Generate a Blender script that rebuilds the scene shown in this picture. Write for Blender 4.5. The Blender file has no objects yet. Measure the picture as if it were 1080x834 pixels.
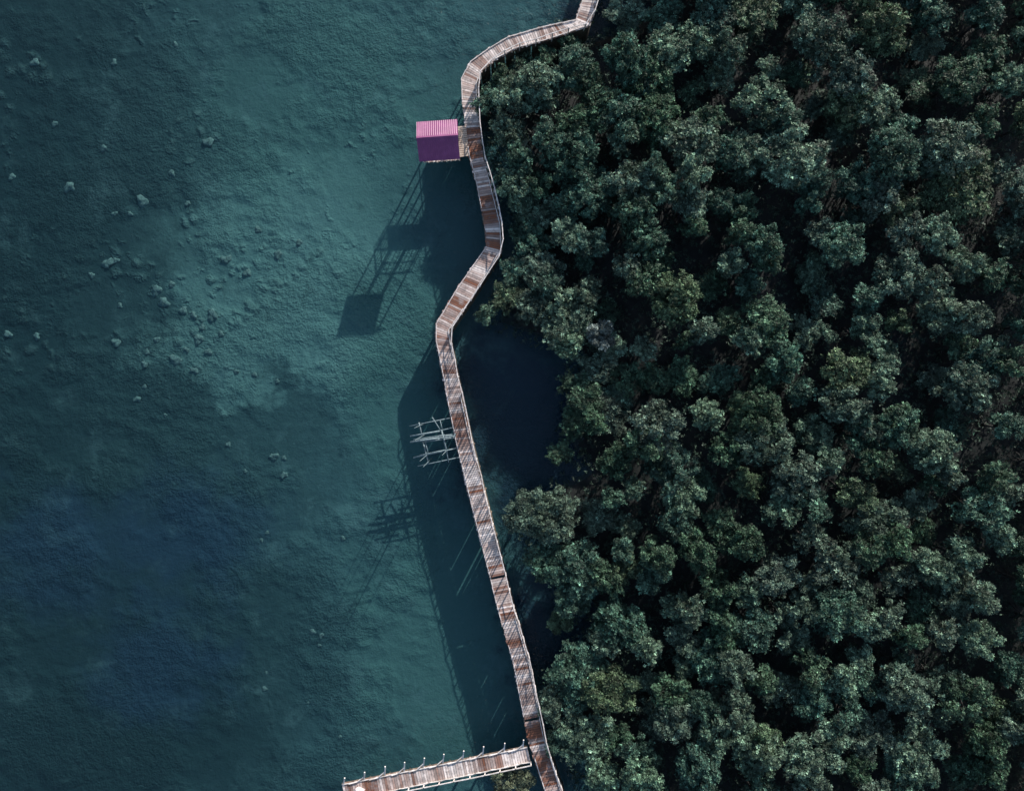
import bpy, math, random
import numpy as np
from mathutils import Vector, Matrix

random.seed(7)
rng = np.random.default_rng(11)
S = bpy.context.scene
COL = S.collection

# ------------------------------------------------------------------ camera
CAM_H, VIEW_W = 72.0, 103.0
PXM = 1080 / VIEW_W

def at(px, py, z=0.0):
    """photo pixel (1080 x 834) to a world point at height z"""
    k = (CAM_H - z) / CAM_H / PXM
    return Vector(((px - 540) * k, -(py - 417) * k, z))

cam = bpy.data.cameras.new('camera')
cam.sensor_width = 36
cam.lens = 36 * CAM_H / VIEW_W
cam.clip_end = 5000
co = bpy.data.objects.new('camera', cam)
co.location = (0, 0, CAM_H)
COL.objects.link(co)
S.camera = co

# ------------------------------------------------------------------ light
EL = math.radians(20)
SD = Vector((-0.46, -0.888, 0)).normalized()          # the way shadows fall
ld = Vector((SD.x * math.cos(EL), SD.y * math.cos(EL), -math.sin(EL)))
sun = bpy.data.lights.new('sun', 'SUN')
sun.energy = 3.5
sun.angle = math.radians(0.5)
sun.color = (1.0, 0.935, 0.88)
so = bpy.data.objects.new('sun', sun)
so.rotation_euler = ld.to_track_quat('-Z', 'Y').to_euler()
so.location = (0, 0, 60)
COL.objects.link(so)
w = bpy.data.worlds.new('World')
S.world = w
w.use_nodes = True
nt = w.node_tree
nt.nodes.clear()
sky = nt.nodes.new('ShaderNodeTexSky')
sky.sky_type = 'NISHITA'
sky.sun_disc = False
sky.sun_elevation = EL
sky.sun_rotation = math.atan2(-SD.x, -SD.y)
bg = nt.nodes.new('ShaderNodeBackground')
bg.inputs[1].default_value = 0.09
wo = nt.nodes.new('ShaderNodeOutputWorld')
nt.links.new(sky.outputs[0], bg.inputs[0])
nt.links.new(bg.outputs[0], wo.inputs[0])
S.view_settings.view_transform = 'Standard'
S.view_settings.look = 'None'
S.view_settings.gamma = 1
S.view_settings.exposure = 1.25
S.view_settings.use_curve_mapping = False

# ------------------------------------------------------------------ helpers
def tag(o, label=None, cat=None, group=None, kind=None):
    if label: o['label'] = label
    if cat: o['category'] = cat
    if group: o['group'] = group
    if kind: o['kind'] = kind
    return o

def empty(name, loc=(0, 0, 0), rz=0):
    o = bpy.data.objects.new(name, None)
    o.empty_display_size = 0.5
    o.location = loc
    o.rotation_euler = (0, 0, rz)
    COL.objects.link(o)
    return o

class MB:
    def __init__(self):
        self.v, self.f, self.c, self.cur = [], [], [], (1, 1, 1)
    def add(self, vs, fs):
        b = len(self.v)
        self.v += [tuple(p) for p in vs]
        self.c += [self.cur] * len(vs)
        self.f += [tuple(b + i for i in f) for f in fs]
    def prism(self, bottom, top):
        n = len(bottom)
        fs = [tuple(range(n - 1, -1, -1)), tuple(range(n, 2 * n))]
        fs += [(i, (i + 1) % n, n + (i + 1) % n, n + i) for i in range(n)]
        self.add(list(bottom) + list(top), fs)
    def box(self, c, s, rz=0):
        x, y, z = s[0] / 2, s[1] / 2, s[2] / 2
        ca, sa = math.cos(rz), math.sin(rz)
        P = lambda a, b, d: (c[0] + a * ca - b * sa, c[1] + a * sa + b * ca, c[2] + d)
        q = [(-x, -y), (x, -y), (x, y), (-x, y)]
        self.prism([P(a, b, -z) for a, b in q], [P(a, b, z) for a, b in q])
    def bar(self, a, b, wd, ht):
        """square-section beam from a to b"""
        a, b = Vector(a), Vector(b)
        d = (b - a).normalized()
        up = Vector((0, 0, 1)) if abs(d.z) < 0.95 else Vector((0, 1, 0))
        sx = d.cross(up).normalized()
        sz = sx.cross(d).normalized()
        q = [(-1, -1), (1, -1), (1, 1), (-1, 1)]
        self.prism([a + sx * (i * wd / 2) + sz * (j * ht / 2) for i, j in q],
                   [b + sx * (i * wd / 2) + sz * (j * ht / 2) for i, j in q])
    def tube(self, pts, rad, n=7):
        pts = [Vector(p) for p in pts]
        if not hasattr(rad, '__len__'): rad = [rad] * len(pts)
        vs, fs = [], []
        for i, p in enumerate(pts):
            d = (pts[min(i + 1, len(pts) - 1)] - pts[max(i - 1, 0)]).normalized()
            up = Vector((0, 0, 1)) if abs(d.z) < 0.9 else Vector((1, 0, 0))
            sx = d.cross(up).normalized(); sy = sx.cross(d)
            for k in range(n):
                t = 2 * math.pi * k / n
                vs.append(p + sx * (math.cos(t) * rad[i]) + sy * (math.sin(t) * rad[i]))
        for i in range(len(pts) - 1):
            for k in range(n):
                k2 = (k + 1) % n
                fs.append((i * n + k, i * n + k2, (i + 1) * n + k2, (i + 1) * n + k))
        fs.append(tuple(range(n - 1, -1, -1)))
        fs.append(tuple((len(pts) - 1) * n + k for k in range(n)))
        self.add(vs, fs)
    def mesh(self, name, mat, smooth=False):
        me = bpy.data.meshes.new(name)
        me.from_pydata(self.v, [], self.f)
        me.materials.append(mat)
        ca = me.color_attributes.new('tone', 'FLOAT_COLOR', 'POINT')
        ca.data.foreach_set('color', np.array([(*c, 1) for c in self.c], dtype=np.float32).ravel())
        if smooth: me.polygons.foreach_set('use_smooth', [True] * len(me.polygons))
        me.update()
        return me
    def build(self, name, mat, parent=None, smooth=False):
        o = bpy.data.objects.new(name, self.mesh(name, mat, smooth))
        COL.objects.link(o)
        if parent: o.parent = parent
        return o

class NT:
    def __init__(self, name):
        self.m = bpy.data.materials.new(name)
        self.m.use_nodes = True
        self.t = self.m.node_tree
        self.t.nodes.clear()
        self.out = self.n('ShaderNodeOutputMaterial')
    def n(self, kind, **kw):
        x = self.t.nodes.new(kind)
        for k, v in kw.items(): setattr(x, k, v)
        return x
    def l(self, a, b): self.t.links.new(a, b)
    def put(self, sock, v):
        if hasattr(v, 'links') or isinstance(v, bpy.types.NodeSocket): self.l(v, sock)
        else: sock.default_value = v
    def noise(self, vec, scale, detail=4, rough=0.55, dist=0.0):
        x = self.n('ShaderNodeTexNoise')
        self.put(x.inputs['Vector'], vec)
        x.inputs['Scale'].default_value = scale
        x.inputs['Detail'].default_value = detail
        x.inputs['Roughness'].default_value = rough
        x.inputs['Distortion'].default_value = dist
        return x.outputs['Fac']
    def ramp(self, fac, a, b, lo=0.0, hi=1.0):
        x = self.n('ShaderNodeMapRange', interpolation_type='SMOOTHSTEP')
        self.put(x.inputs[0], fac)
        for i, v in enumerate((a, b, lo, hi)): x.inputs[i + 1].default_value = v
        return x.outputs[0]
    def math(self, op, a, b=0.0, clamp=False):
        x = self.n('ShaderNodeMath', operation=op, use_clamp=clamp)
        self.put(x.inputs[0], a); self.put(x.inputs[1], b)
        return x.outputs[0]
    def mix(self, fac, a, b, mode='MIX'):
        x = self.n('ShaderNodeMix', data_type='RGBA', blend_type=mode)
        self.put(x.inputs[0], fac)
        for i, v in ((6, a), (7, b)):
            if isinstance(v, tuple) and len(v) == 3: v = (*v, 1)
            self.put(x.inputs[i], v)
        return x.outputs[2]
    def pos(self): return self.n('ShaderNodeNewGeometry').outputs['Position']
    def obj(self): return self.n('ShaderNodeTexCoord').outputs['Object']
    def attr(self, name): return self.n('ShaderNodeAttribute', attribute_name=name)
    def bump(self, h, strength, dist):
        x = self.n('ShaderNodeBump')
        x.inputs['Strength'].default_value = strength
        x.inputs['Distance'].default_value = dist
        self.put(x.inputs['Height'], h)
        return x.outputs[0]
    def pbr(self, col, rough=0.8, spec=0.3, normal=None, metal=0.0):
        p = self.n('ShaderNodeBsdfPrincipled')
        if isinstance(col, tuple): col = (*col[:3], 1)
        self.put(p.inputs['Base Color'], col)
        self.put(p.inputs['Roughness'], rough)
        p.inputs['Specular IOR Level'].default_value = spec
        p.inputs['Metallic'].default_value = metal
        if normal is not None: self.l(normal, p.inputs['Normal'])
        return p.outputs[0]
    def done(self, sh):
        self.l(sh, self.out.inputs[0])
        return self.m

# ------------------------------------------------------------------ materials
def mat_planks():
    t = NT('weathered_planks')
    a = t.attr('tone').outputs['Color']
    p = t.obj()
    st = t.ramp(t.noise(p, 2.2, 5, 0.65), 0.42, 0.66)
    c = t.mix(t.math('MULTIPLY', st, 0.55), a, (0.085, 0.052, 0.042))
    pale = t.ramp(t.noise(p, 1.1, 4, 0.6), 0.52, 0.72)
    c = t.mix(t.math('MULTIPLY', pale, 0.45), c, (0.46, 0.41, 0.40))
    fine = t.noise(p, 28, 3)
    return t.done(t.pbr(c, 0.75, 0.3, t.bump(fine, 0.4, 0.02)))

def mat_wood(name, c0, c1, sc=3.0):
    t = NT(name)
    p = t.obj()
    f = t.ramp(t.noise(p, sc, 5, 0.6), 0.35, 0.68)
    c = t.mix(f, c0, c1)
    return t.done(t.pbr(c, 0.75, 0.3, t.bump(t.noise(p, 30, 3), 0.3, 0.01)))

def mat_roof():
    t = NT('magenta_roof_sheet')
    p = t.obj()
    f = t.ramp(t.noise(p, 1.3, 5, 0.6), 0.4, 0.72)
    c = t.mix(f, (0.135, 0.012, 0.090), (0.185, 0.028, 0.125))
    g = t.ramp(t.noise(p, 6, 4, 0.7), 0.55, 0.8)
    c = t.mix(t.math('MULTIPLY', g, 0.35), c, (0.20, 0.09, 0.17))
    return t.done(t.pbr(c, 0.46, 0.7, t.bump(t.noise(p, 14, 3), 0.15, 0.01)))

def mat_leaf():
    t = NT('mangrove_leaf')
    oi = t.n('ShaderNodeObjectInfo')
    tn = t.attr('tone').outputs['Color']
    c = t.mix(1.0, oi.outputs['Color'], tn, 'MULTIPLY')
    d = t.pbr(c, 0.6, 0.2)
    tr = t.n('ShaderNodeBsdfTranslucent')
    t.l(c, tr.inputs[0])
    m = t.n('ShaderNodeMixShader')
    m.inputs[0].default_value = 0.12
    t.l(d, m.inputs[1]); t.l(tr.outputs[0], m.inputs[2])
    return t.done(m.outputs[0])

def blob(t, p, cx, cy, rx, ry, soft=0.35):
    """1 inside an uneven patch of the seabed, 0 outside"""
    c = at(cx, cy)
    mp = t.n('ShaderNodeMapping', vector_type='POINT')
    t.l(p, mp.inputs[0])
    sx, sy = PXM / rx, PXM / ry
    mp.inputs['Location'].default_value = (-c.x * sx, -c.y * sy, 0)
    mp.inputs['Scale'].default_value = (sx, sy, 0)
    ln = t.n('ShaderNodeVectorMath', operation='LENGTH')
    t.l(mp.outputs[0], ln.inputs[0])
    return t.ramp(ln.outputs['Value'], 1 + soft, 1 - soft)

def mat_seabed():
    t = NT('seabed_silt')
    g = t.pos()
    # push the look-up point about so that patch edges are ragged
    wn = t.n('ShaderNodeTexNoise'); t.l(g, wn.inputs['Vector'])
    wn.inputs['Scale'].default_value = 0.16; wn.inputs['Detail'].default_value = 7; wn.inputs['Roughness'].default_value = 0.68
    sb = t.n('ShaderNodeVectorMath', operation='SUBTRACT'); t.l(wn.outputs['Color'], sb.inputs[0]); sb.inputs[1].default_value = (0.5, 0.5, 0.5)
    sc = t.n('ShaderNodeVectorMath', operation='SCALE'); t.l(sb.outputs[0], sc.inputs[0]); sc.inputs['Scale'].default_value = 22
    ad = t.n('ShaderNodeVectorMath', operation='ADD'); t.l(g, ad.inputs[0]); t.l(sc.outputs[0], ad.inputs[1])
    p = ad.outputs[0]
    def mx(*fs):
        r = fs[0]
        for f in fs[1:]: r = t.math('MAXIMUM', r, f)
        return r
    c = (0.040, 0.088, 0.094)
    # deep weed-grown part far left and lower left, vignette darkening painted in
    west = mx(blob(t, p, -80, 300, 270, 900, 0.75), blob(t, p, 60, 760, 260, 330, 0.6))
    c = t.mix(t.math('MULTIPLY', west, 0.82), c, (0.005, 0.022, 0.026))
    lane = mx(blob(t, p, 125, 320, 60, 210, 0.45), blob(t, p, 235, 450, 120, 75, 0.35))
    c = t.mix(t.math('MULTIPLY', lane, 0.6), c, (0.020, 0.048, 0.052))
    blue = t.math('MULTIPLY', mx(blob(t, p, 190, 560, 90, 55, 0.7), blob(t, p, 170, 690, 60, 60, 0.8), blob(t, p, 60, 580, 70, 60, 0.7)), 0.55)
    c = t.mix(blue, c, (0.016, 0.038, 0.066))
    # pale silt flats
    sand = mx(blob(t, p, 300, 250, 125, 95, 0.4), blob(t, p, 285, 350, 130, 55, 0.3), blob(t, p, 205, 350, 45, 40, 0.4))
    c = t.mix(t.math('MULTIPLY', sand, 0.85), c, (0.088, 0.168, 0.160))
    eel = mx(blob(t, p, 420, 400, 55, 130, 0.5), blob(t, p, 460, 680, 80, 140, 0.4), blob(t, p, 350, 100, 130, 100, 0.6))
    c = t.mix(t.math('MULTIPLY', eel, 0.5), c, (0.056, 0.125, 0.112))
    # ragged dark weed and bright specks
    weed = t.ramp(t.noise(g, 0.42, 8, 0.7, 0.6), 0.57, 0.70)
    c = t.mix(t.math('MULTIPLY', weed, 0.55), c, (0.017, 0.044, 0.047))
    pal = t.ramp(t.noise(g, 0.21, 7, 0.72, 0.4), 0.53, 0.70)
    c = t.mix(t.math('MULTIPLY', pal, 0.5), c, (0.080, 0.145, 0.148))
    sp = t.ramp(t.noise(g, 2.6, 4, 0.7), 0.60, 0.78)
    c = t.mix(t.math('MULTIPLY', sp, 0.40), c, (0.12, 0.20, 0.20))
    cove_shade = mx(blob(t, p, 565, 450, 80, 110, 0.5), blob(t, p, 528, 425, 42, 75, 0.5), blob(t, p, 543, 510, 35, 50, 0.5), blob(t, p, 590, 650, 45, 90, 0.5), blob(t, p, 640, 0, 50, 60, 0.4))  # dark mud, with the tree shade over the cove painted in as navy
    c = t.mix(t.math('MULTIPLY', cove_shade, 0.9), c, (0.006, 0.017, 0.034))
    h = t.math('ADD', t.math('ADD', t.math('MULTIPLY', t.noise(g, 2.4, 6, 0.62), 0.75), t.math('MULTIPLY', t.noise(g, 6.0, 3, 0.6), 0.22)), t.math('MULTIPLY', t.noise(g, 0.5, 5, 0.6), 1.3))
    rough_patch = t.ramp(t.noise(g, 0.07, 4, 0.6), 0.42, 0.60, 0.25, 1.0)
    h = t.math('MULTIPLY', h, rough_patch)
    # low mounds of weed and silt, clustered
    vo = t.n('ShaderNodeTexVoronoi', feature='SMOOTH_F1'); vo.inputs['Scale'].default_value = 0.8; vo.inputs['Smoothness'].default_value = 0.4
    w2 = t.n('ShaderNodeVectorMath', operation='SCALE'); t.l(sb.outputs[0], w2.inputs[0]); w2.inputs['Scale'].default_value = 3.0
    a2 = t.n('ShaderNodeVectorMath', operation='ADD'); t.l(g, a2.inputs[0]); t.l(w2.outputs[0], a2.inputs[1]); t.l(a2.outputs[0], vo.inputs['Vector'])
    where = t.math('MAXIMUM', t.math('MULTIPLY', t.ramp(t.noise(g, 0.13, 5, 0.65), 0.53, 0.62), blob(t, p, 150, 190, 270, 230, 0.4)), t.math('MULTIPLY', mx(blob(t, p, 205, 345, 60, 55, 0.5), blob(t, p, 250, 285, 70, 45, 0.6), blob(t, p, 30, 350, 45, 45, 0.6), blob(t, p, 110, 275, 30, 22, 0.5)), t.ramp(t.noise(g, 0.4, 4, 0.6), 0.42, 0.6)))
    mound = t.math('MULTIPLY', t.ramp(vo.outputs['Distance'], 0.52, 0.12), where)
    c = t.mix(t.math('MULTIPLY', mound, 0.55), c, (0.085, 0.150, 0.148))
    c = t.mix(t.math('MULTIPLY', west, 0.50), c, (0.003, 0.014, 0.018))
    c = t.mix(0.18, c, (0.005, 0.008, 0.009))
    c = t.mix(t.math('MULTIPLY', blue, 0.8), c, (0.010, 0.028, 0.056))
    h = t.math('ADD', h, t.math('MULTIPLY', mound, 0.75))
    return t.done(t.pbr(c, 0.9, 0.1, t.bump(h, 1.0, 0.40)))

def mat_water():
    t = NT('shallow_water')
    g = t.pos()
    n1 = t.noise(g, 3.2, 4, 0.6, 0.6)
    n2 = t.noise(g, 0.6, 3, 0.5)
    nb = t.bump(t.math('ADD', n1, n2), 0.6, 0.12)
    tr = t.n('ShaderNodeBsdfTransparent'); tr.inputs[0].default_value = (0.80, 0.945, 0.96, 1)
    df = t.n('ShaderNodeBsdfDiffuse'); df.inputs[0].default_value = (0.024, 0.085, 0.105, 1)
    t.l(nb, df.inputs['Normal'])
    gl = t.n('ShaderNodeBsdfGlossy'); gl.inputs['Roughness'].default_value = 0.12
    t.l(nb, gl.inputs['Normal'])
    m1 = t.n('ShaderNodeMixShader'); m1.inputs[0].default_value = 0.05
    t.l(tr.outputs[0], m1.inputs[1]); t.l(df.outputs[0], m1.inputs[2])
    lw = t.n('ShaderNodeLayerWeight')
    fr = t.math('ADD', t.math('MULTIPLY', t.math('POWER', lw.outputs['Facing'], 5.0), 0.95), 0.02)
    m2 = t.n('ShaderNodeMixShader')
    t.l(fr, m2.inputs[0]); t.l(m1.outputs[0], m2.inputs[1]); t.l(gl.outputs[0], m2.inputs[2])
    return t.done(m2.outputs[0])

def mat_plain(name, c0, c1, sc, rough=0.9, bs=0.5, bd=0.05):
    t = NT(name)
    p = t.obj()
    f = t.ramp(t.noise(p, sc, 6, 0.65), 0.35, 0.68)
    return t.done(t.pbr(t.mix(f, c0, c1), rough, 0.2, t.bump(t.noise(p, sc * 4, 5), bs, bd)))

M_PLANK = mat_planks()
M_RAIL = mat_wood('pale_rail_timber', (0.40, 0.36, 0.34), (0.66, 0.62, 0.60))
M_STILT = mat_wood('stilt_timber', (0.07, 0.05, 0.04), (0.17, 0.13, 0.10))
M_BAMBOO = mat_wood('grey_bamboo', (0.09, 0.13, 0.145), (0.16, 0.21, 0.225), 5)
M_SCREEN = mat_wood('shade_screen_slats', (0.06, 0.05, 0.035), (0.15, 0.12, 0.085), 4)
M_BEIGE = mat_wood('beige_planks', (0.36, 0.27, 0.21), (0.50, 0.41, 0.34))
M_WHITE = mat_wood('white_painted_timber', (0.40, 0.36, 0.33), (0.66, 0.62, 0.60))
M_ROOF = mat_roof()
M_LEAF = mat_leaf()
M_BARK = mat_wood('mangrove_bark', (0.022, 0.021, 0.020), (0.060, 0.058, 0.055), 4)
M_ROCK = mat_plain('silty_rock', (0.035, 0.062, 0.062), (0.085, 0.135, 0.13), 3.0)
M_MUD = mat_plain('mangrove_mud', (0.008, 0.011, 0.011), (0.020, 0.023, 0.022), 0.8, 0.7)
M_CLOTH = mat_wood('pale_cloth', (0.46, 0.37, 0.37), (0.58, 0.49, 0.49))

# ------------------------------------------------------------------ setting
def sheet(name, mat, z, half=1600):
    b = MB()
    b.add([(-half, -half, z), (half, -half, z), (half, half, z), (-half, half, z)], [(0, 1, 2, 3)])
    return tag(b.build(name, mat), kind='structure')
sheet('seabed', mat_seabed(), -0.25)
sheet('water', mat_water(), 0.0)

EDGE = [(-220, 690), (-40, 655), (15, 640), (35, 618), (48, 580), (60, 545), (80, 516), (110, 506), (160, 512), (200, 520),
        (235, 537), (265, 538), (300, 522), (330, 500), (345, 505), (362, 545), (378, 592), (450, 580), (495, 590), (512, 548),
        (545, 531), (575, 545), (605, 575), (655, 596), (685, 600), (705, 582), (740, 573), (780, 585), (834, 603), (960, 660)]
def edge_x(py):
    ys = [e[0] for e in EDGE]; xs = [e[1] for e in EDGE]
    return float(np.interp(py, ys, xs))
b = MB()
ny, nx = 120, 40
for j in range(ny + 1):
    py = -220 + 1180 * j / ny
    x0 = edge_x(py) + 34 + 10 * math.sin(py * 0.09) + rng.uniform(-5, 5)
    for i in range(nx + 1):
        f = i / nx
        p = at(x0 + (1330 - x0) * f ** 1.4, py)
        b.v.append((p.x, p.y, -0.1 + 0.28 * min(1, f * 9) + rng.uniform(-0.05, 0.05)))
        b.c.append((1, 1, 1))
for j in range(ny):
    for i in range(nx):
        k = j * (nx + 1) + i
        b.f.append((k, k + nx + 1, k + nx + 2, k + 1))
tag(b.build('mud_bank', M_MUD, smooth=True), kind='structure')

# ------------------------------------------------------------------ boardwalk
DECK = 3.0
PAIRS = [((653, -120), (668, -118)), ((633, -58), (648, -56)), ((613.9, 0), (629, 1)), ((607, 20.8), (621.7, 27.5)), ((572, 28.6), (576.5, 42.5)),
         ((536, 39), (543, 52)), ((515, 51.4), (523, 63)), ((496, 65), (508, 74.5)), ((486.7, 83), (503, 89)),
         ((487.5, 105.5), (503.5, 107)), ((490.3, 128), (504.5, 127)), ((494.4, 164), (508.5, 161)), ((502.8, 194), (517, 191.5)),
         ((511, 236.7), (527.5, 234.5)), ((513, 260), (529, 264)), ((483, 303), (499.5, 311)), ((459.7, 341), (474.2, 348.5)),
         ((459.7, 359), (475, 361)), ((469.4, 409), (484.5, 407)), ((480.5, 464), (496.3, 462.5)), ((491.7, 511.7), (507.8, 508.5)),
         ((508, 575.5), (523.7, 572)), ((526, 645), (541.7, 642)), ((541, 698), (557.3, 695)), ((557, 780), (574, 776.5)),
         ((574.4, 834), (591, 830.5)), ((596, 900), (613, 896)), ((615, 960), (632, 956))]

def tone_walk(py, rnd):
    """pale or red-brown: the base tone of each stretch of planks"""
    zones = [(-200, .75), (35, .72), (75, .62), (100, .45), (135, .32), (165, .14), (245, .25), (262, .30), (300, .42), (345, .50), (380, .45),
             (440, .28), (470, .30), (500, .45), (560, .62), (600, .42), (640, .50), (690, .45), (740, .48), (790, .35), (900, .35)]
    base = float(np.interp(py, [z[0] for z in zones], [z[1] for z in zones]))
    return base

def plank_tone(base, run):
    v = base + run + rng.normal(0, 0.12)
    if rng.random() < 0.07: v += 0.5
    if rng.random() < 0.06: v -= 0.4
    v = min(1, max(0, v))
    red = np.array((0.20, 0.080, 0.046)); pal = np.array((0.74, 0.655, 0.61)); grey = np.array((0.17, 0.15, 0.145))
    c = red * (1 - v) + pal * v
    c = c * (1 - 0.3) + (grey if rng.random() < 0.35 else c) * 0.3
    return tuple(c * rng.uniform(0.8, 1.15))

def resample(pairs, z, step):
    out = []
    for (l0, r0), (l1, r1) in zip(pairs[:-1], pairs[1:]):
        L0, R0, L1, R1 = at(*l0, z), at(*r0, z), at(*l1, z), at(*r1, z)
        n = max(1, round(((L0 + R0) / 2 - (L1 + R1) / 2).length / step))
        for k in range(n):
            f = k / n
            out.append((L0.lerp(L1, f), R0.lerp(R1, f), l0[1] * (1 - f) + l1[1] * f))
    out.append((L1, R1, l1[1]))
    return out

def planks(pairs, z, step, tone, parent, name='deck', mat=M_PLANK):
    b = MB()
    st = resample(pairs, z, step)
    run = 0
    for (L0, R0, y0), (L1, R1, y1) in zip(st[:-1], st[1:]):
        run = run * 0.74 + rng.normal(0, 0.22)
        b.cur = plank_tone(tone(y0), run)
        e = (R0 - L0).normalized()
        g = 0.05 + rng.uniform(0, 0.05)
        jl, jr = rng.uniform(-0.12, 0.07), rng.uniform(-0.07, 0.12)
        if rng.random() < 0.004: continue
        dz = rng.uniform(-0.012, 0.012)
        sk = rng.uniform(-0.015, 0.015)
        q = [L0.lerp(L1, g - sk) + e * jl, R0.lerp(R1, g + sk) + e * jr, R0.lerp(R1, 1 - g + sk) + e * jr, L0.lerp(L1, 1 - g - sk) + e * jl]
        top = [Vector((p.x, p.y, z + dz)) for p in q]
        bot = [Vector((p.x, p.y, z + dz - 0.045)) for p in q]
        # counter-clockwise from above
        if (top[1] - top[0]).cross(top[2] - top[0]).z < 0: top.reverse(); bot.reverse()
        b.prism(bot, top)
    return b.build(name, mat, parent), st

def along(st, side):
    pts = [s[side] for s in st]
    out = [pts[0]]
    for p in pts[1:]:
        if (p - out[-1]).length > 0.02: out.append(p)
    return out

def walk(pts, step):
    """points every step metres along a polyline, with the photo row kept"""
    res, acc = [pts[0]], 0.0
    for a, c in zip(pts[:-1], pts[1:]):
        d = (c - a).length; pos = 0
        while acc + d - pos >= step:
            pos += step - acc; acc = 0
            res.append(a.lerp(c, pos / d))
        acc += d - pos
    return res

def row_of(p): return 417 - p.y * PXM * CAM_H / (CAM_H - p.z)

def strip(b, pts, off, z, wd, ht):
    """a beam that follows a polyline"""
    P = []
    for i, p in enumerate(pts):
        d = (pts[min(i + 1, len(pts) - 1)] - pts[max(i - 1, 0)]); d.z = 0
        d.normalize()
        n = Vector((-d.y, d.x, 0))
        P.append((Vector((p.x, p.y, z)) + n * off, n))
    vs, fs = [], []
    for p, n in P:
        up = Vector((0, 0, ht / 2))
        vs += [p - n * wd / 2 - up, p + n * wd / 2 - up, p + n * wd / 2 + up, p - n * wd / 2 + up]
    for i in range(len(P) - 1):
        for k in range(4):
            k2 = (k + 1) % 4
            fs.append((i * 4 + k, (i + 1) * 4 + k, (i + 1) * 4 + k2, i * 4 + k2))
    m = (len(P) - 1) * 4
    fs += [(0, 1, 2, 3), (m + 3, m + 2, m + 1, m)]
    b.add(vs, fs)

bw = empty('boardwalk', at(508, 417, 0))
BWO = bw.location.copy()
tag(bw, 'long winding plank boardwalk on stilts between open water and mangrove trees', 'boardwalk')
def under(o, parent):
    """keep a world-built part in place under its thing"""
    o.parent = parent
    o.matrix_parent_inverse = parent.matrix_basis.inverted()
    return o
deck, st = planks(PAIRS, DECK, 0.215, lambda y: tone_walk(y, 0), None)
under(deck, bw)
coarse = resample(PAIRS, DECK, 0.8)
WEST, EAST = along(coarse, 0), along(coarse, 1)
for pts, sgn in ((WEST, -1), (EAST, 1)):
    b = MB(); strip(b, pts, 0.0, DECK - 0.15, 0.12, 0.18); under(b.build('stringer', M_STILT), bw)
    i0 = 0
    while i0 < len(pts) - 2:                       # short boards, some crooked, some gone
        i1 = min(len(pts) - 1, i0 + int(rng.integers(3, 6)))
        if rng.random() < (0.80 if sgn < 0 else 0.65):
            b = MB(); strip(b, pts[i0:i1 + 1], -0.05 * sgn + rng.uniform(-.05, .03), DECK + 0.055 + rng.uniform(0, .012), 0.07, 0.06)
            under(b.build('kerb_board', M_RAIL), bw)
        i0 = i1
for pts in (WEST, EAST):
    for p in walk(pts, 2.35)[1:]:
        if not -90 < row_of(p) < 920: continue
        j = Vector((rng.uniform(-.06, .06), rng.uniform(-.06, .06), 0))
        b = MB(); b.tube([(p.x + j.x, p.y + j.y, -0.6), (p.x + j.x * .5, p.y + j.y * .5, 1.3), (p.x, p.y, DECK - 0.25)], [0.085, 0.08, 0.075])
        under(b.build('stilt', M_STILT), bw)
# unseen slat screen added under the landward edge to cast the shadow band
b = MB()
gaps = [(556, 559), (564, 566), (571, 574), (529, 531)]
for p, q in zip(walk(EAST, 0.13)[:-1], walk(EAST, 0.13)[1:]):
    r = row_of(p)
    if not -20 < r < 850 or any(a < r < c for a, c in gaps): continue
    if rng.random() < 0.04: continue
    ht = DECK - 0.27 - rng.uniform(0, 0.04)
    d = (q - p).normalized()
    a = p - d * 0.005
    c = q - d * 0.012
    n = Vector((d.y, -d.x, 0)) * 0.015
    z0 = -0.2
    b.prism([Vector((v.x, v.y, z0)) for v in (a - n, a + n, c + n, c - n)], [Vector((v.x, v.y, ht)) for v in (a - n, a + n, c + n, c - n)])
under(b.build('shade_screen', M_SCREEN), bw)
# landward railing: posts and panels
posts = walk(EAST, 1.62)
RH = 1.25
def outn(pts, i):
    d = pts[min(i + 1, len(pts) - 1)] - pts[max(i - 1, 0)]
    n = Vector((-d.y, d.x, 0)).normalized()
    return n          # heading down the picture: left-hand side is landward (east)
prev = None
for i, p in enumerate(posts):
    r = row_of(p)
    if not -110 < r < 900: prev = None; continue
    n = outn(posts, i)
    base = p + n * 0.10
    lean = n * rng.uniform(0.0, 0.14)
    top = base + lean + Vector((0, 0, RH + rng.uniform(-.05, .12)))
    b = MB(); b.bar(base - Vector((0, 0, 0.35)), top, 0.10, 0.10)
    under(b.build('railing_post', M_RAIL), bw)
    if prev is not None:
        pb, ptp = prev
        b = MB()
        pos = lambda f, h: (pb.lerp(base, f)).lerp(ptp.lerp(top, f), h)
        dn = rng.uniform(-.06, .03)
        b.bar(pos(-0.03, 0.97), pos(1.03, 0.95 + dn * 0.5), 0.08, 0.06)
        if rng.random() < 0.22: b.bar(pos(-0.02, 0.5 + dn), pos(1.02, 0.5), 0.04, 0.07)
        dense = 95 < r < 150 or 375 < r < 600 or 640 < r < 765
        k = 4 if dense else (1 if rng.random() < 0.6 else 0)
        for q in range(k):
            f = (q + 1) / (k + 1) + rng.uniform(-.06, .06)
            f2 = f + rng.uniform(-.10, .10)
            b.bar(pos(f, -0.05), pos(f2, 0.92 if rng.random() < .8 else 0.6), 0.06, 0.05)
        if dense and rng.random() < 0.35: b.bar(pos(0.03, 0.04), pos(0.97, 0.92), 0.05, 0.05)
        under(b.build('railing_panel', M_RAIL), bw)
    prev = (base, top)

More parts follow.
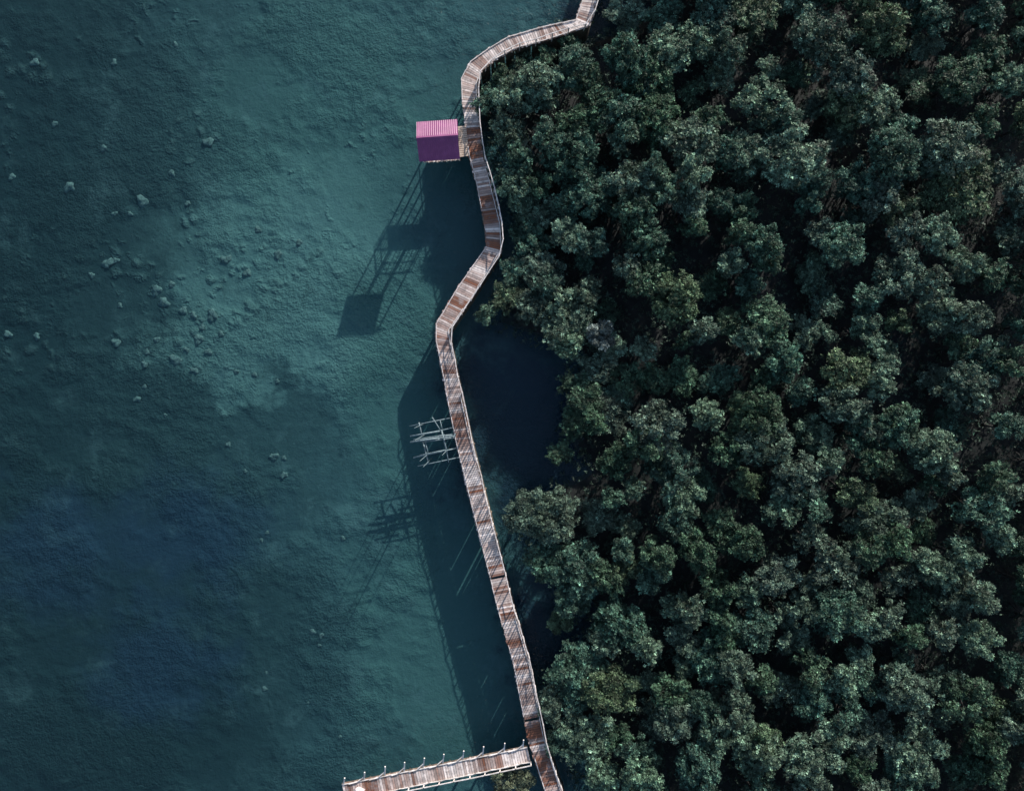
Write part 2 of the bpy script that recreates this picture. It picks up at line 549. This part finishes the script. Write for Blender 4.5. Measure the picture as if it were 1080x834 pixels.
# ------------------------------------------------------------------ side pier
pier = empty('pier', at(460, 815, 0))
tag(pier, 'straight plank pier with leaning white posts joining the boardwalk near its lower end', 'pier')
PP = [((556.2, 787.6), (559.6, 803)), ((500, 799), (503.5, 815)), ((430, 813), (433.5, 829)), ((360.6, 827), (364, 844))]
PP = [(b_, a_) for a_, b_ in PP]        # south edge first
def pier_tone(y): return 0.48
pd, pst = planks(PP, DECK - 0.02, 0.24, pier_tone, None)
under(pd, pier)
SOUTH, NORTH = along(resample(PP, DECK, 1.0), 0), along(resample(PP, DECK, 1.0), 1)
for pts in (SOUTH, NORTH):
    b = MB(); strip(b, pts, 0, DECK - 0.16, 0.12, 0.18); under(b.build('stringer', M_STILT), pier)
    b = MB(); strip(b, pts, 0.0, DECK + 0.03, 0.07, 0.07); under(b.build('kerb_board', M_WHITE), pier)
    for p in walk(pts, 2.05)[1:]:
        if pts is NORTH: p = p - Vector((-0.3, 1.3, 0))
        b = MB(); b.tube([(p.x, p.y, -0.6), (p.x, p.y, DECK - 0.26)], [0.085, 0.075]); under(b.build('stilt', M_STILT), pier)
tips = [(363, 820), (384, 814), (406, 808), (427, 803.5), (447, 799), (467.7, 795), (489, 791.5), (510, 787), (532, 783.4), (552.6, 780)]
prevb = None
for tx, ty in tips:
    f = (tx - 360.6) / (556.2 - 360.6)
    by = 827 + (787.6 - 827) * f
    base = at(tx - 0.6 + rng.uniform(-.5, .5), by + 0.6, DECK - 0.1)
    tip = at(tx + rng.uniform(-.4, .6), ty, DECK + 0.42)
    b = MB(); b.bar(base, tip, 0.11, 0.11); under(b.build('leaning_post', M_WHITE), pier)
    if prevb is not None:
        s = prevb.lerp(base, 0.30 + rng.uniform(-.08, .08)) + Vector((0, 0.02, 0.15))
        m = prevb.lerp(base, 0.68) + Vector((0, 0.10, 0.18))
        e = base.lerp(tip, 0.5)
        b = MB(); b.tube([s, m, e], [0.045, 0.05, 0.055], 6); under(b.build('slanting_rail', M_WHITE), pier)
    prevb = base
sp = [p for p in walk(SOUTH, 1.5)]
prev = None
for i, p in enumerate(sp):
    base = p + Vector((0.02, -0.12, -0.25)); top = p + Vector((rng.uniform(-.05, .05), -0.13, 0.45))
    b = MB(); b.bar(base, top, 0.10, 0.10); under(b.build('railing_post', M_WHITE), pier)
    if prev:
        b = MB()
        b.bar(prev[1].lerp(top, -.03) , prev[1].lerp(top, 1.03), 0.08, 0.06)
        if rng.random() < .6: b.tube([prev[0].lerp(prev[1], .25), prev[0].lerp(top, .6) + Vector((0, .25, 0)), base.lerp(top, .3)], 0.04, 6)
        under(b.build('railing_panel', M_WHITE), pier)
    prev = (base, top)

# pale bundle on the pier end
def lump_mesh(name, rad, seed, mat, sq=0.5, nu=14, nv=8):
    r = np.random.default_rng(seed)
    ph = r.uniform(0, 6.28, 8); am = r.uniform(0.10, 0.26, 8)
    b = MB()
    for j in range(nv + 1):
        th = math.pi * j / nv
        for i in range(nu):
            a = 2 * math.pi * i / nu
            k = 1 + am[0] * math.sin(2 * a + ph[0]) + am[1] * math.sin(3 * a + ph[1] + th) + am[2] * math.sin(5 * a + ph[2] - 2 * th) * 0.7 + am[3] * math.sin(4 * th + ph[3]) * .6 + r.uniform(-.12, .12)
            k = k if 0 < j < nv else 1
            b.v.append((rad * k * math.sin(th) * math.cos(a), rad * k * math.sin(th) * math.sin(a), rad * sq * k * math.cos(th)))
            b.c.append((1, 1, 1))
    for j in range(nv):
        for i in range(nu):
            i2 = (i + 1) % nu
            b.f.append((j * nu + i, (j + 1) * nu + i, (j + 1) * nu + i2, j * nu + i2))
    return b.mesh(name, mat, True)
o = bpy.data.objects.new('cloth_bundle', lump_mesh('cloth_bundle', 0.42, 5, M_CLOTH, 0.6))
o.location = at(379, 834.5, DECK + 0.2); COL.objects.link(o)
tag(o, 'pale pinkish bundle lying on the planks near the outer end of the pier', 'bundle')

# ------------------------------------------------------------------ hut
ZE, RIDGE = 5.95, 0.95
tl, tr_, bl, br = at(438, 129, ZE), at(480, 126, ZE), at(443.5, 170.5, ZE), at(487.5, 167.5, ZE)
ctr = (tl + tr_ + bl + br) / 4
u = ((tr_ - tl) + (br - bl)).normalized()
ang = math.atan2(u.y, u.x)
HU = ((tr_ - tl).length + (br - bl).length) / 4
HV = ((tl - bl).length + (tr_ - br).length) / 4
hut = empty('hut', (ctr.x, ctr.y, 0), ang)
tag(hut, 'small open hut on stilts with a magenta gabled roof, beside the boardwalk', 'hut')
def slope(sgn):
    b = MB()
    n = 190; m = 7
    for lay in (0, -0.012):
        for j in range(m + 1):
            f = j / m
            for i in range(n + 1):
                x = -HU + 2 * HU * i / n
                amp = 0.010 * math.cos(2 * math.pi * x / 0.19)
                b.v.append((x, sgn * (HV * f), ZE + RIDGE * (1 - f) + amp + lay)); b.c.append((1, 1, 1))
    w_ = n + 1; tot = w_ * (m + 1)
    for j in range(m):
        for i in range(n):
            k = j * w_ + i
            q = (k, k + 1, k + w_ + 1, k + w_)
            if sgn > 0: b.f += [q, tuple(tot + z for z in reversed(q))]
            else: b.f += [tuple(reversed(q)), tuple(tot + z for z in q)]
    for i in range(n):
        for base in (0, m * w_): b.f.append((base + i, base + i + 1, tot + base + i + 1, tot + base + i))
    for j in range(m):
        for c in (0, n): b.f.append((j * w_ + c, (j + 1) * w_ + c, tot + (j + 1) * w_ + c, tot + j * w_ + c))
    return b
roof = slope(1).build('roof', M_ROOF, hut)
slope(-1).build('roof', M_ROOF, hut)
b = MB()
zt = ZE + RIDGE + 0.035
for sgn in (1, -1):
    y1 = sgn * 0.17; z1 = zt - 0.17 * RIDGE / HV + 0.012
    q = [(-HU - .02, 0, zt + .02), (HU + .02, 0, zt + .02), (HU + .02, y1, z1 + .012), (-HU - .02, y1, z1 + .012)]
    lo = [(x, y, z - 0.012) for x, y, z in q]
    if sgn > 0: b.prism(lo, q)
    else: b.prism(lo[::-1], q[::-1])
b.build('ridge_cap', M_ROOF, hut)
FX, FY = HU - 0.20, HV - 0.60
OY = 0.28                      # the floor sits a little to the ridge's north
b = MB()
n = 20
for i in range(n):
    x0 = -FX + 2 * FX * i / n
    b.cur = plank_tone(0.45, 0)
    b.box((x0 + FX / n, OY, DECK - 0.02 + rng.uniform(-.006, .006)), (2 * FX / n - 0.025, 2 * FY, 0.045))
b.build('floor', M_PLANK, hut)
for sx in (-1, 0, 1):
    for sy in (-1, 1):
        x, y = sx * (FX - 0.12), OY + sy * (FY - 0.12)
        b = MB(); b.bar((x, y, DECK), (x, y, ZE + RIDGE * (1 - (abs(y)) / HV) - 0.06), 0.11, 0.11); b.build('roof_post', M_RAIL, hut)
        b = MB(); b.tube([(x * 1.03, max(y, 0.1), -0.6), (x, max(y, 0.0), DECK - 0.06)], [0.09, 0.08]); b.build('stilt', M_STILT, hut)
for sy in (-1, 1):
    y = OY + sy * (FY - 0.12)
    ze = ZE + RIDGE * (1 - abs(y) / HV) - 0.12
    b = MB(); b.bar((-HU + .06, y, ze), (HU - .06, y, ze), 0.07, 0.1); b.build('eave_beam', M_RAIL, hut)
    b = MB()
    b.bar((-FX, OY + sy * FY, DECK + 0.95), (FX, OY + sy * FY, DECK + 0.95), 0.12, 0.06)
    b.bar((-FX, OY + sy * FY, DECK + 0.5), (FX, OY + sy * FY, DECK + 0.5), 0.05, 0.06)
    for k in range(9):
        x = -FX + 2 * FX * k / 8
        b.bar((x, OY + sy * FY, DECK - 0.2), (x + rng.uniform(-.06, .06), OY + sy * (FY + rng.uniform(0, .34)), DECK + rng.uniform(.85, 1.05)), 0.06, 0.05)
    b.build('railing', M_WHITE, hut)
b = MB()
b.bar((-FX, OY - FY, DECK + 0.95), (-FX, OY + FY, DECK + 0.95), 0.10, 0.06)
b.bar((-FX, OY - FY, DECK + 0.5), (-FX, OY + FY, DECK + 0.5), 0.05, 0.06)
for k in range(7): b.bar((-FX, OY - FY + 2 * FY * k / 6, DECK), (-FX, OY - FY + 2 * FY * k / 6, DECK + .95), 0.05, 0.05)
b.build('railing', M_WHITE, hut)
for sy in (1,):
    b = MB()
    b.bar((-FX, OY + sy * (FY - .12), 0.4), (FX, OY + sy * (FY - .12), 2.7), 0.06, 0.07)
    b.build('brace', M_STILT, hut)
# landing of beige planks between hut and boardwalk
q = [(481, 133.5), (491.5, 132.5), (495, 164.5), (484.5, 166)]
inv = hut.matrix_basis.inverted() if False else (Matrix.Translation(hut.location) @ Matrix.Rotation(ang, 4, 'Z')).inverted()
lq = [inv @ at(x, y, DECK + 0.03) for x, y in q]
b = MB()
n = 15
for i in range(n):
    f0, f1 = i / n + 0.006, (i + 1) / n - 0.006
    A, B_, C_, D_ = lq[0].lerp(lq[3], f0), lq[1].lerp(lq[2], f0), lq[1].lerp(lq[2], f1), lq[0].lerp(lq[3], f1)
    A = Vector((FX + 0.03, A.y, A.z)); D_ = Vector((FX + 0.03, D_.y, D_.z))
    dz = rng.uniform(-.01, .01)
    t4 = [Vector((v.x, v.y, v.z + dz)) for v in (A, B_, C_, D_)]
    if (t4[1] - t4[0]).cross(t4[2] - t4[0]).z < 0: t4.reverse()
    b.prism([v - Vector((0, 0, .04)) for v in t4], t4)
b.build('landing', M_BEIGE, hut)

# ------------------------------------------------------------------ bamboo frame beside the boardwalk
rack = empty('bamboo_frame', at(457, 466, 0))
tag(rack, 'pale grey bamboo pole frame standing in the water against the boardwalk', 'bamboo frame')
rz = lambda x, y, z: at(420 + x / 7.58, 420 + y / 7.58, z)
for (x0, y0, x1, y1, z, r) in [(90, 222, 412, 158, 3.0, .05), (95, 303, 330, 262, 3.5, .085), (300, 268, 442, 232, 3.05, .06),
                               (95, 350, 330, 316, 3.6, .10), (120, 330, 458, 288, 3.1, .085), (190, 352, 458, 312, 3.05, .06), (260, 330, 455, 300, 3.4, .06),
                               (120, 475, 458, 400, 3.0, .065), (130, 470, 330, 425, 3.3, .055), (150, 330, 372, 292, 6.3, .05), (170, 455, 380, 412, 6.2, .05), (155, 542, 484, 472, 3.05, .05)]:
    a, c = rz(x0, y0, z), rz(x1, y1, z)
    b = MB(); m = a.lerp(c, .5) + Vector((0, 0, rng.uniform(-.06, .06)))
    b.tube([a, m, c], [r * .8, r, r]); under(b.build('bamboo_rail', M_BAMBOO, None, True), rack)
for (x0, y0, x1, y1, z, r) in [(165, 192, 192, 305, 3.12, .06), (198, 345, 242, 522, 3.12, .07), (216, 350, 240, 440, 3.4, .05), (272, 152, 345, 268, 3.4, .055),
                               (336, 180, 352, 250, 3.14, .05), (345, 250, 392, 440, 3.18, .085), (366, 330, 404, 512, 3.12, .055)]:
    a, c = rz(x0, y0, z), rz(x1, y1, z)
    b = MB(); b.tube([a, a.lerp(c, .5), c], [r, r, r * .85]); under(b.build('bamboo_crosspiece', M_BAMBOO, None, True), rack)
for (x, y, zt) in [(178, 214, 8.2), (190, 300, 8.8), (228, 452, 9.0), (385, 415, 8.4), (345, 305, 7.6), (236, 508, 7.4)]:
    p = rz(x, y, 3.1)
    b = MB(); b.tube([(p.x, p.y, -0.6), (p.x + .03, p.y, 3), (p.x + .10, p.y - .05, zt)], [.045, .035, .020]); under(b.build('bamboo_pole', M_BAMBOO, None, True), rack)

# ------------------------------------------------------------------ bands and ordinals for labels
BANDS = [(-400, 'the top of the picture'), (36, 'the gently sloping top stretch'), (72, 'the rounded upper curve'), (116, 'the magenta-roofed hut'),
         (168, 'the stretch below the hut'), (222, 'the right-hand elbow'), (274, 'the slanting stretch'), (324, 'the left-hand elbow'),
         (376, 'the stretch above the frame'), (432, 'the bamboo frame'), (494, 'the stretch below the frame'), (560, 'the palest deck planks'),
         (622, 'the far pole shadows'), (690, 'the stretch above the pier'), (736, 'the pier junction'), (786, 'the pier')]
ORD = 'first second third fourth fifth sixth seventh eighth ninth tenth eleventh twelfth thirteenth fourteenth fifteenth sixteenth seventeenth eighteenth nineteenth twentieth'.split()
ORD += ['twenty-' + q for q in ORD[:9]] + ['thirtieth'] + ['thirty-' + q for q in ORD[:9]]
def ordinal(k): return ORD[k]
def band(y):
    r = 0
    for i, (y0, _) in enumerate(BANDS):
        if y >= y0: r = i
    return r

# ------------------------------------------------------------------ rocks on the shallows
ROCKS = [(108, 156, 5), (149, 212, 8), (136, 225, 4), (119, 225, 4), (112, 277, 9), (121, 274, 5), (95, 290, 5), (180, 182, 5), (219, 149, 8), (11, 186, 5), (71, 197, 8),
         (35, 65, 7), (119, 65, 5), (56, 130, 5), (184, 46, 4), (197, 214, 5), (238, 273, 7), (260, 288, 7), (271, 242, 5), (125, 322, 4), (121, 361, 6),
         (151, 384, 6), (154, 371, 4), (164, 358, 5), (143, 421, 5), (151, 408, 4), (173, 438, 3), (184, 380, 8), (204, 391, 5), (208, 358, 8), (219, 371, 6),
         (223, 333, 9), (203, 332, 6), (164, 307, 8), (172, 319, 8), (7, 352, 6), (37, 354, 6), (288, 482, 7), (299, 483, 4), (299, 501, 6), (240, 469, 4),
         (258, 497, 3), (281, 562, 3), (275, 570, 3), (361, 568, 4), (329, 667, 5), (338, 671, 4), (336, 681, 3), (278, 727, 4), (280, 710, 2), (358, 778, 3), (324, 742, 2),
         (192, 327, 6), (212, 345, 5), (232, 352, 5), (196, 369, 5), (292, 268, 6), (315, 255, 5), (180, 300, 5), (248, 392, 4), (268, 395, 4), (292, 402, 4)]
protos = [lump_mesh('rock', 1.0, 40 + k, M_ROCK, 0.45) for k in range(6)]
rows = {}
for i, (x, y, r) in enumerate(ROCKS): rows.setdefault(band(y), []).append((x, y, r))
for bi, lst in rows.items():
    lst.sort(key=lambda q: -q[0])
    for k, (x, y, r) in enumerate(lst):
        o = bpy.data.objects.new('rock', random.choice(protos))
        s = r / PXM * 0.72
        o.scale = (s * rng.uniform(.85, 1.2), s * rng.uniform(.75, 1.0), min(0.34, s * 0.6))
        o.rotation_euler = (rng.uniform(-.15, .15), rng.uniform(-.15, .15), rng.uniform(0, 6.28))
        p = at(x, y, 0); o.location = (p.x, p.y, -0.24)
        COL.objects.link(o)
        size = 'small' if r < 5 else ('mid-sized' if r < 7 else 'large')
        tag(o, f'{size} silty rock, {ordinal(k)} one left of the boardwalk, level with {BANDS[bi][1]}', 'rock', 'rocks scattered over the shallows')

# ------------------------------------------------------------------ trees
def leaf_arrays(pts, nrm, n_leaf, r, L=0.205, W=0.088, tone=None):
    """rosettes of pointed leaves at pts, facing nrm"""
    N = len(pts)
    nrm = nrm / np.linalg.norm(nrm, axis=1, keepdims=True)
    ref = np.tile(np.array([[0.31, 0.22, 0.93]]), (N, 1)); ref[np.abs(nrm[:, 2]) > 0.8] = (1, 0.1, 0)
    tx = np.cross(nrm, ref); tx /= np.linalg.norm(tx, axis=1, keepdims=True)
    ty = np.cross(nrm, tx)
    P = np.repeat(pts, n_leaf, 0); Nn = np.repeat(nrm, n_leaf, 0); X = np.repeat(tx, n_leaf, 0); Y = np.repeat(ty, n_leaf, 0)
    K = N * n_leaf
    a = np.tile(np.arange(n_leaf) * 2.4, N) + np.repeat(r.uniform(0, 6.28, N), n_leaf) + r.normal(0, .25, K)
    tilt = r.uniform(0.05, 0.95, K)
    d = X * np.cos(a)[:, None] + Y * np.sin(a)[:, None]
    dr = d * np.cos(tilt)[:, None] + Nn * np.sin(tilt)[:, None]
    sd = np.cross(Nn, d)
    sd = sd + r.normal(0, .25, (K, 3))
    l = (L * r.uniform(.7, 1.25, K))[:, None]; wd = (W * r.uniform(.75, 1.25, K))[:, None] / 2
    b0 = P + dr * 0.02
    mid = b0 + dr * l * .5
    tip = b0 + dr * l - Nn * l * .12
    V = np.stack([b0, mid + sd * wd, tip, mid - sd * wd], 1).reshape(-1, 3)
    F = np.arange(4 * K).reshape(-1, 4)
    tn = np.repeat(tone if tone is not None else np.ones(N), n_leaf) * r.uniform(.7, 1.3, K)
    return V, F, np.repeat(tn, 4)

def quick_mesh(name, V, F, mat, tone=None):
    me = bpy.data.meshes.new(name)
    me.vertices.add(len(V)); me.vertices.foreach_set('co', V.astype(np.float32).ravel())
    me.loops.add(F.size); me.loops.foreach_set('vertex_index', F.astype(np.int32).ravel())
    me.polygons.add(len(F)); me.polygons.foreach_set('loop_start', np.arange(0, F.size, 4, dtype=np.int32))
    me.polygons.foreach_set('loop_total', np.full(len(F), 4, dtype=np.int32))
    me.materials.append(mat)
    if tone is not None:
        ca = me.color_attributes.new('tone', 'FLOAT_COLOR', 'POINT')
        c = np.ones((len(V), 4), np.float32); c[:, 0] = tone; c[:, 1] = tone; c[:, 2] = tone
        ca.data.foreach_set('color', c.ravel())
    me.update(); me.validate()
    return me

def tree_proto(seed, R, nclump, top=7.0):
    r = np.random.default_rng(seed)
    clumps = []
    for k in range(nclump):
        q = math.sqrt((k + 0.4) / nclump) * r.uniform(0.78, 1.02)
        a = k * 2.39996 + r.normal(0, .35)
        z = top - 0.75 - 0.30 * R * q * q * 1.5 - r.uniform(0, 1.6)
        clumps.append((np.array([R * q * math.cos(a), R * q * math.sin(a), z]), r.uniform(.28, .56) * (1.0 if R < 2 else 1.1)))
    for k in range(nclump // 4):
        a = r.uniform(0, 6.28); q = r.uniform(.3, .95)
        clumps.append((np.array([R * q * math.cos(a), R * q * math.sin(a), top - 1.9 - r.uniform(0, 1.5)]), r.uniform(.4, .7)))
    ax, ay = r.uniform(.86, 1.14), r.uniform(.86, 1.14)
    Vs, Fs, Ts, off = [], [], [], 0
    for c, cr in clumps:
        c[0] *= ax; c[1] *= ay
        n = int(92 * (cr / .65) ** 1.7)
        d = r.normal(0, 1, (n, 3)); d[:, 2] = d[:, 2] * .9 + 0.45
        d /= np.linalg.norm(d, axis=1, keepdims=True)
        rad = cr * r.uniform(.40, 1.22, n) ** .8
        stray = r.random(n) < .22
        rad = np.where(stray, rad * r.uniform(1.1, 1.55, n), rad)
        pts = c + d * rad[:, None] * np.array([1, 1, .8])
        nr = d * .8 + np.array([0, 0, .55]) + r.normal(0, .35, (n, 3))
        tone = r.lognormal(-.20, .62, n) * r.choice([.70, 1.0, 1.40])
        V, F, T = leaf_arrays(pts, nr, 6, r, tone=tone)
        Vs.append(V); Fs.append(F + off); Ts.append(T); off += len(V)
    crown = quick_mesh('crown', np.vstack(Vs), np.vstack(Fs), M_LEAF, np.concatenate(Ts))
    b = MB()
    fork = Vector((r.uniform(-.2, .2), r.uniform(-.2, .2), top * .42))
    b.tube([(0, 0, 0.7), (fork.x * .5, fork.y * .4, top * .22), fork], [.15, .125, .11], 7)
    for c, cr in clumps:
        e = Vector(c); m = fork.lerp(e, .5) + Vector((r.uniform(-.2, .2), r.uniform(-.2, .2), -.25))
        b.tube([fork + Vector((0, 0, -.05)), m, e], [.06, .038, .012], 5)
    for k in range(7):                               # prop roots
        a = k * .9 + r.uniform(-.3, .3); L = r.uniform(.6, 1.1)
        b.tube([(0, 0, r.uniform(.9, 1.4)), (math.cos(a) * L * .6, math.sin(a) * L * .6, .7), (math.cos(a) * L, math.sin(a) * L, -.3)], [.05, .045, .035], 5)
    return crown, b.mesh('trunk', M_BARK, True)

SMALL = [tree_proto(100 + k, 1.35, 14) for k in range(4)]
MED = [tree_proto(200 + k, 1.95, 27) for k in range(5)]
LARGE = [tree_proto(300 + k, 2.9, 50) for k in range(4)]

# crown centres seen in the photo: x, y, radius in photo pixels
T = '''663 53 26;546 95 20;572 83 20;563 103 15;516 108 14;606 66 22;619 80 19;685 80 28;535 132 17;613 125 22;602 155 26;580 139 16;635 105 18;660 114 20;680 97 11;691 122 27
658 144 14;730 144 25;747 128 22;769 153 20;549 164 17;619 200 30;672 189 20;694 169 12;705 194 17;735 178 16;730 211 16;672 219 17;735 39 20;708 50 20;757 11 22;769 47 17;730 97 12;766 211 17;541 192 17;569 192 12
797 14 25;874 36 33;938 19 30;988 11 20;1047 11 16;813 69 12;808 100 24;833 122 14;908 76 22;900 106 24;927 108 20;947 136 18;949 158 28;1016 80 25;1041 125 14;1047 55 22;1072 80 20;1008 147 25;1024 189 36
788 158 22;838 161 25;866 189 17;908 192 20;935 205 22;985 175 12;858 208 14;952 217 18;1063 178 14;786 217 14
785 242 14;811 251 17;813 270 14;791 300 13;902 231 12;866 242 12;897 253 22;958 242 14;997 242 17;1069 253 14;1022 278 17;1052 289 14;958 289 24;985 298 14;919 314 14;997 325 24;1033 334 17;1013 364 14;952 339 12
810 339 25;794 359 14;872 350 10;833 381 18;810 398 15;919 348 15;930 375 18;899 392 22;935 403 18;847 412 14;894 428 18;916 445 15;1047 375 17;1030 409 30;1072 381 15;808 440 26;952 442 14
667 233 12;686 251 20;667 283 16;684 294 15;717 313 26;745 348 14;767 339 14;626 255 13;599 246 15;736 237 12;773 276 13;724 359 10;617 270 12;680 366 12
627 448 12;697 451 25;680 467 16;652 487 17;691 487 14;716 495 22;722 523 18;669 517 10;647 526 10;749 437 17;772 475 17;758 550 14;716 553 17;772 570 17;738 584 20;697 589 18;658 581 12;660 603 14;688 609 16;760 625 18
556 540 24;585 548 26;580 596 24;613 605 32;640 612 18;604 632 18;713 639 14
811 468 28;861 459 17;847 509 28;861 531 16;827 539 15;880 487 13;916 460 17;952 451 20;927 487 13;947 495 11;994 478 28;1008 503 12;986 512 10;969 531 15;908 523 16;936 556 28;949 575 18;863 570 13;924 584 16;949 612 13
897 587 12;883 603 16;1022 589 18;991 603 20;1016 625 22;1047 537 25;1060 564 17;1072 450 15;1069 520 15;1058 503 15;791 575 17;822 609 22;791 625 17;855 623 17;908 628 17;974 642 15
657 661 26;685 687 15;638 682 17;613 716 30;644 731 25;586 742 17;618 781 33;588 784 14;651 778 15;670 796 14;636 822 18;677 822 20;732 648 16;763 651 13;721 674 15;745 677 13;773 669 14;797 664 22;753 700 20;721 703 13;781 708 17;807 721 13
711 739 18;716 765 20;747 750 17;776 750 20;784 781 20;755 781 17;740 817 26;799 807 20;815 786 15
829 651 12;852 645 13;839 677 15;893 651 25;924 661 17;966 674 13;943 654 12;1041 634 16;1039 677 22;1072 708 18;1002 672 14;862 708 15;914 698 12;823 726 15;862 739 20;891 721 15;953 708 14;919 724 14;963 734 24;1002 724 18;997 757 13;1031 744 22
899 757 16;922 776 20;886 776 15;862 804 24;813 801 16;909 812 17;971 799 24;966 820 22;1049 791 20;1020 814 15;1049 817 18;1075 776 14;1057 758 17'''
DIM = '''612 335 16;588 350 14;640 365 16;620 420 15;576 300 15;650 420 15;600 50 11;577 59 11;553 68 11;532 80 11;517 98 10;553 214 17;560 250 18;575 283 18;545 285 14;535 312 14;560 325 17;590 320 18;618 310 18;510 332 9;640 330 14;600 360 17;630 385 18;660 400 18;610 410 16;605 445 16;592 478 13;640 440 16;690 400 18;720 395 18;750 300 15;760 400 18;630 545 16;660 555 14
645 215 14;580 225 15;700 275 12;700 15 20;660 12 18;780 430 14;855 290 18;870 320 16;850 350 16;985 400 16;970 560 12;1000 450 16;885 140 16;860 110 14;965 90 16;975 50 16;840 80 14;760 85 16;640 660 14;590 655 13;690 720 14;690 755 15;740 510 16;790 510 15'''
parse = lambda s: [tuple(map(float, q.split())) for q in s.replace('\n', ';').split(';')]
items = [(x, y, r, 'top') for x, y, r in parse(T)] + [(x, y, r, 'low') for x, y, r in parse(DIM)]
# the wood goes on a little way outside the frame
def free(x, y, d): return all((x - a) ** 2 + (y - c) ** 2 > d * d for a, c, _, _ in items)
tries = 0
while tries < 9000:
    tries += 1
    x, y = random.uniform(640, 1180), random.uniform(-190, 910)
    if -12 < y < 846 and x < 1090: continue
    if x < edge_x(y) + 34 or not free(x, y, 40): continue
    items.append((x, y, random.uniform(17, 27), 'top'))

TONES = {'deep green': (0.039, 0.078, 0.046), 'grey-green': (0.066, 0.104, 0.074), 'blue-green': (0.044, 0.091, 0.064), 'olive green': (0.058, 0.092, 0.050), 'pale green': (0.082, 0.136, 0.092)}
rows = {}
for it in items: rows.setdefault(band(it[1]), []).append(it)
GROUP = 'mangrove trees crowding the right-hand side'
for bi, lst in rows.items():
    lst.sort(key=lambda q: q[0])
    seen = {}
    for x, y, r, lvl in lst:
        rad = r / PXM * 1.0
        fam, base = (SMALL, 1.35) if rad < 1.62 else ((MED, 1.95) if rad < 2.45 else (LARGE, 2.9))
        crown, trunk = random.choice(fam)
        s = rad / base
        top = 6.7 + rng.uniform(-1.3, 1.1) + 0.04 * (r - 17) if lvl == 'top' else rng.uniform(2.7, 3.7)
        if lvl == 'top' and y > 480 and x < edge_x(y) + 90: top = min(top, 4.6 + 0.022 * (x - edge_x(y)))
        elif x < edge_x(y) + 45 and lvl == 'top': top -= rng.uniform(.5, 1.0)
        if lvl == 'low' and x < 640 and 205 < y < 370: top += 1.1
        if lvl == 'low' and 555 < x < 640 and 280 < y < 425: top += 1.0
        if lvl == 'top' and 620 < x < 760 and 150 < y < 300: top += 0.9
        if lvl == 'top' and r < 16 and rng.random() < .3: top -= 1.2
        p = at(x, y, top - 1.0)
        name = 'mangrove_tree'
        e = empty(name, (p.x, p.y, 0), rng.uniform(0, 6.28))
        e.scale = (s * rng.uniform(.86, 1.14), s * rng.uniform(.86, 1.14), top / 7.0)
        wgt = [3, 3, 4, 1, 4] if x < 800 else [3, 4, 3, 1, 3]
        tone = random.choices(list(TONES), wgt)[0]
        for nm, me in (('crown', crown), ('trunk', trunk)):
            o = bpy.data.objects.new(nm, me); COL.objects.link(o); o.parent = e
            if nm == 'crown': kf = rng.uniform(.85, 1.15); o.color = (*[c * kf * rng.uniform(.97, 1.03) for c in TONES[tone]], 1)
        size = 'small' if rad < 1.62 else ('mid-sized' if rad < 2.45 else 'broad')
        if lvl == 'low': size = 'low'
        k = seen[size] = seen.get(size, -1) + 1
        tag(e, f'{tone} mangrove, {ordinal(k)} {size} crown from boardwalk, level with {BANDS[bi][1]}', 'tree', GROUP)

# the lone bush in the pier corner and the bare greyish tree
crown, trunk = MED[1]
p = at(541, 826, 2.8)
e = empty('mangrove_bush', (p.x, p.y, 0), 1.0); e.scale = (1.0, 1.0, 0.5)
for nm, me in (('crown', crown), ('trunk', trunk)):
    o = bpy.data.objects.new(nm, me); COL.objects.link(o); o.parent = e
    if nm == 'crown': o.color = (0.085, 0.10, 0.06, 1)
tag(e, 'lone low mangrove bush in the water under the pier, left of the boardwalk', 'bush')
crown, trunk = SMALL[2]
p = at(636, 353, 5.6)
e = empty('mangrove_tree', (p.x, p.y, 0), 2.0); e.scale = (.95, .95, 0.88)
for nm, me in (('crown', crown), ('trunk', trunk)):
    o = bpy.data.objects.new(nm, me); COL.objects.link(o); o.parent = e
    if nm == 'crown': o.color = (0.10, 0.125, 0.115, 1)
tag(e, 'pale silvery sapling alone in the dark hollow right of the boardwalk\'s left-hand elbow', 'tree', GROUP)

# undergrowth nobody could count
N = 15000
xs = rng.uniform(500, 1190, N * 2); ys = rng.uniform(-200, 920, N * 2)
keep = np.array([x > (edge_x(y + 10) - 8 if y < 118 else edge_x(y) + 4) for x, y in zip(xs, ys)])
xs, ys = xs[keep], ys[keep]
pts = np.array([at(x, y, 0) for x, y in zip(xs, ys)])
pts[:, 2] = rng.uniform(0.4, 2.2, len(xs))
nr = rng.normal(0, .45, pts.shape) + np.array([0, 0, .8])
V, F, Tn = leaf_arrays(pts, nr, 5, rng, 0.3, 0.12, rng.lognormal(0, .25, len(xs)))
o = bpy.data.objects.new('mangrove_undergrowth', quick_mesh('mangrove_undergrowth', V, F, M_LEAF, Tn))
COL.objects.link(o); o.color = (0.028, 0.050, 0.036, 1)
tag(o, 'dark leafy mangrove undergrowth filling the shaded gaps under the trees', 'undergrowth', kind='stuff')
print('trees', len(items), 'in frame', sum(1 for x, y, r, l in items if -10 < y < 844 and x < 1090))
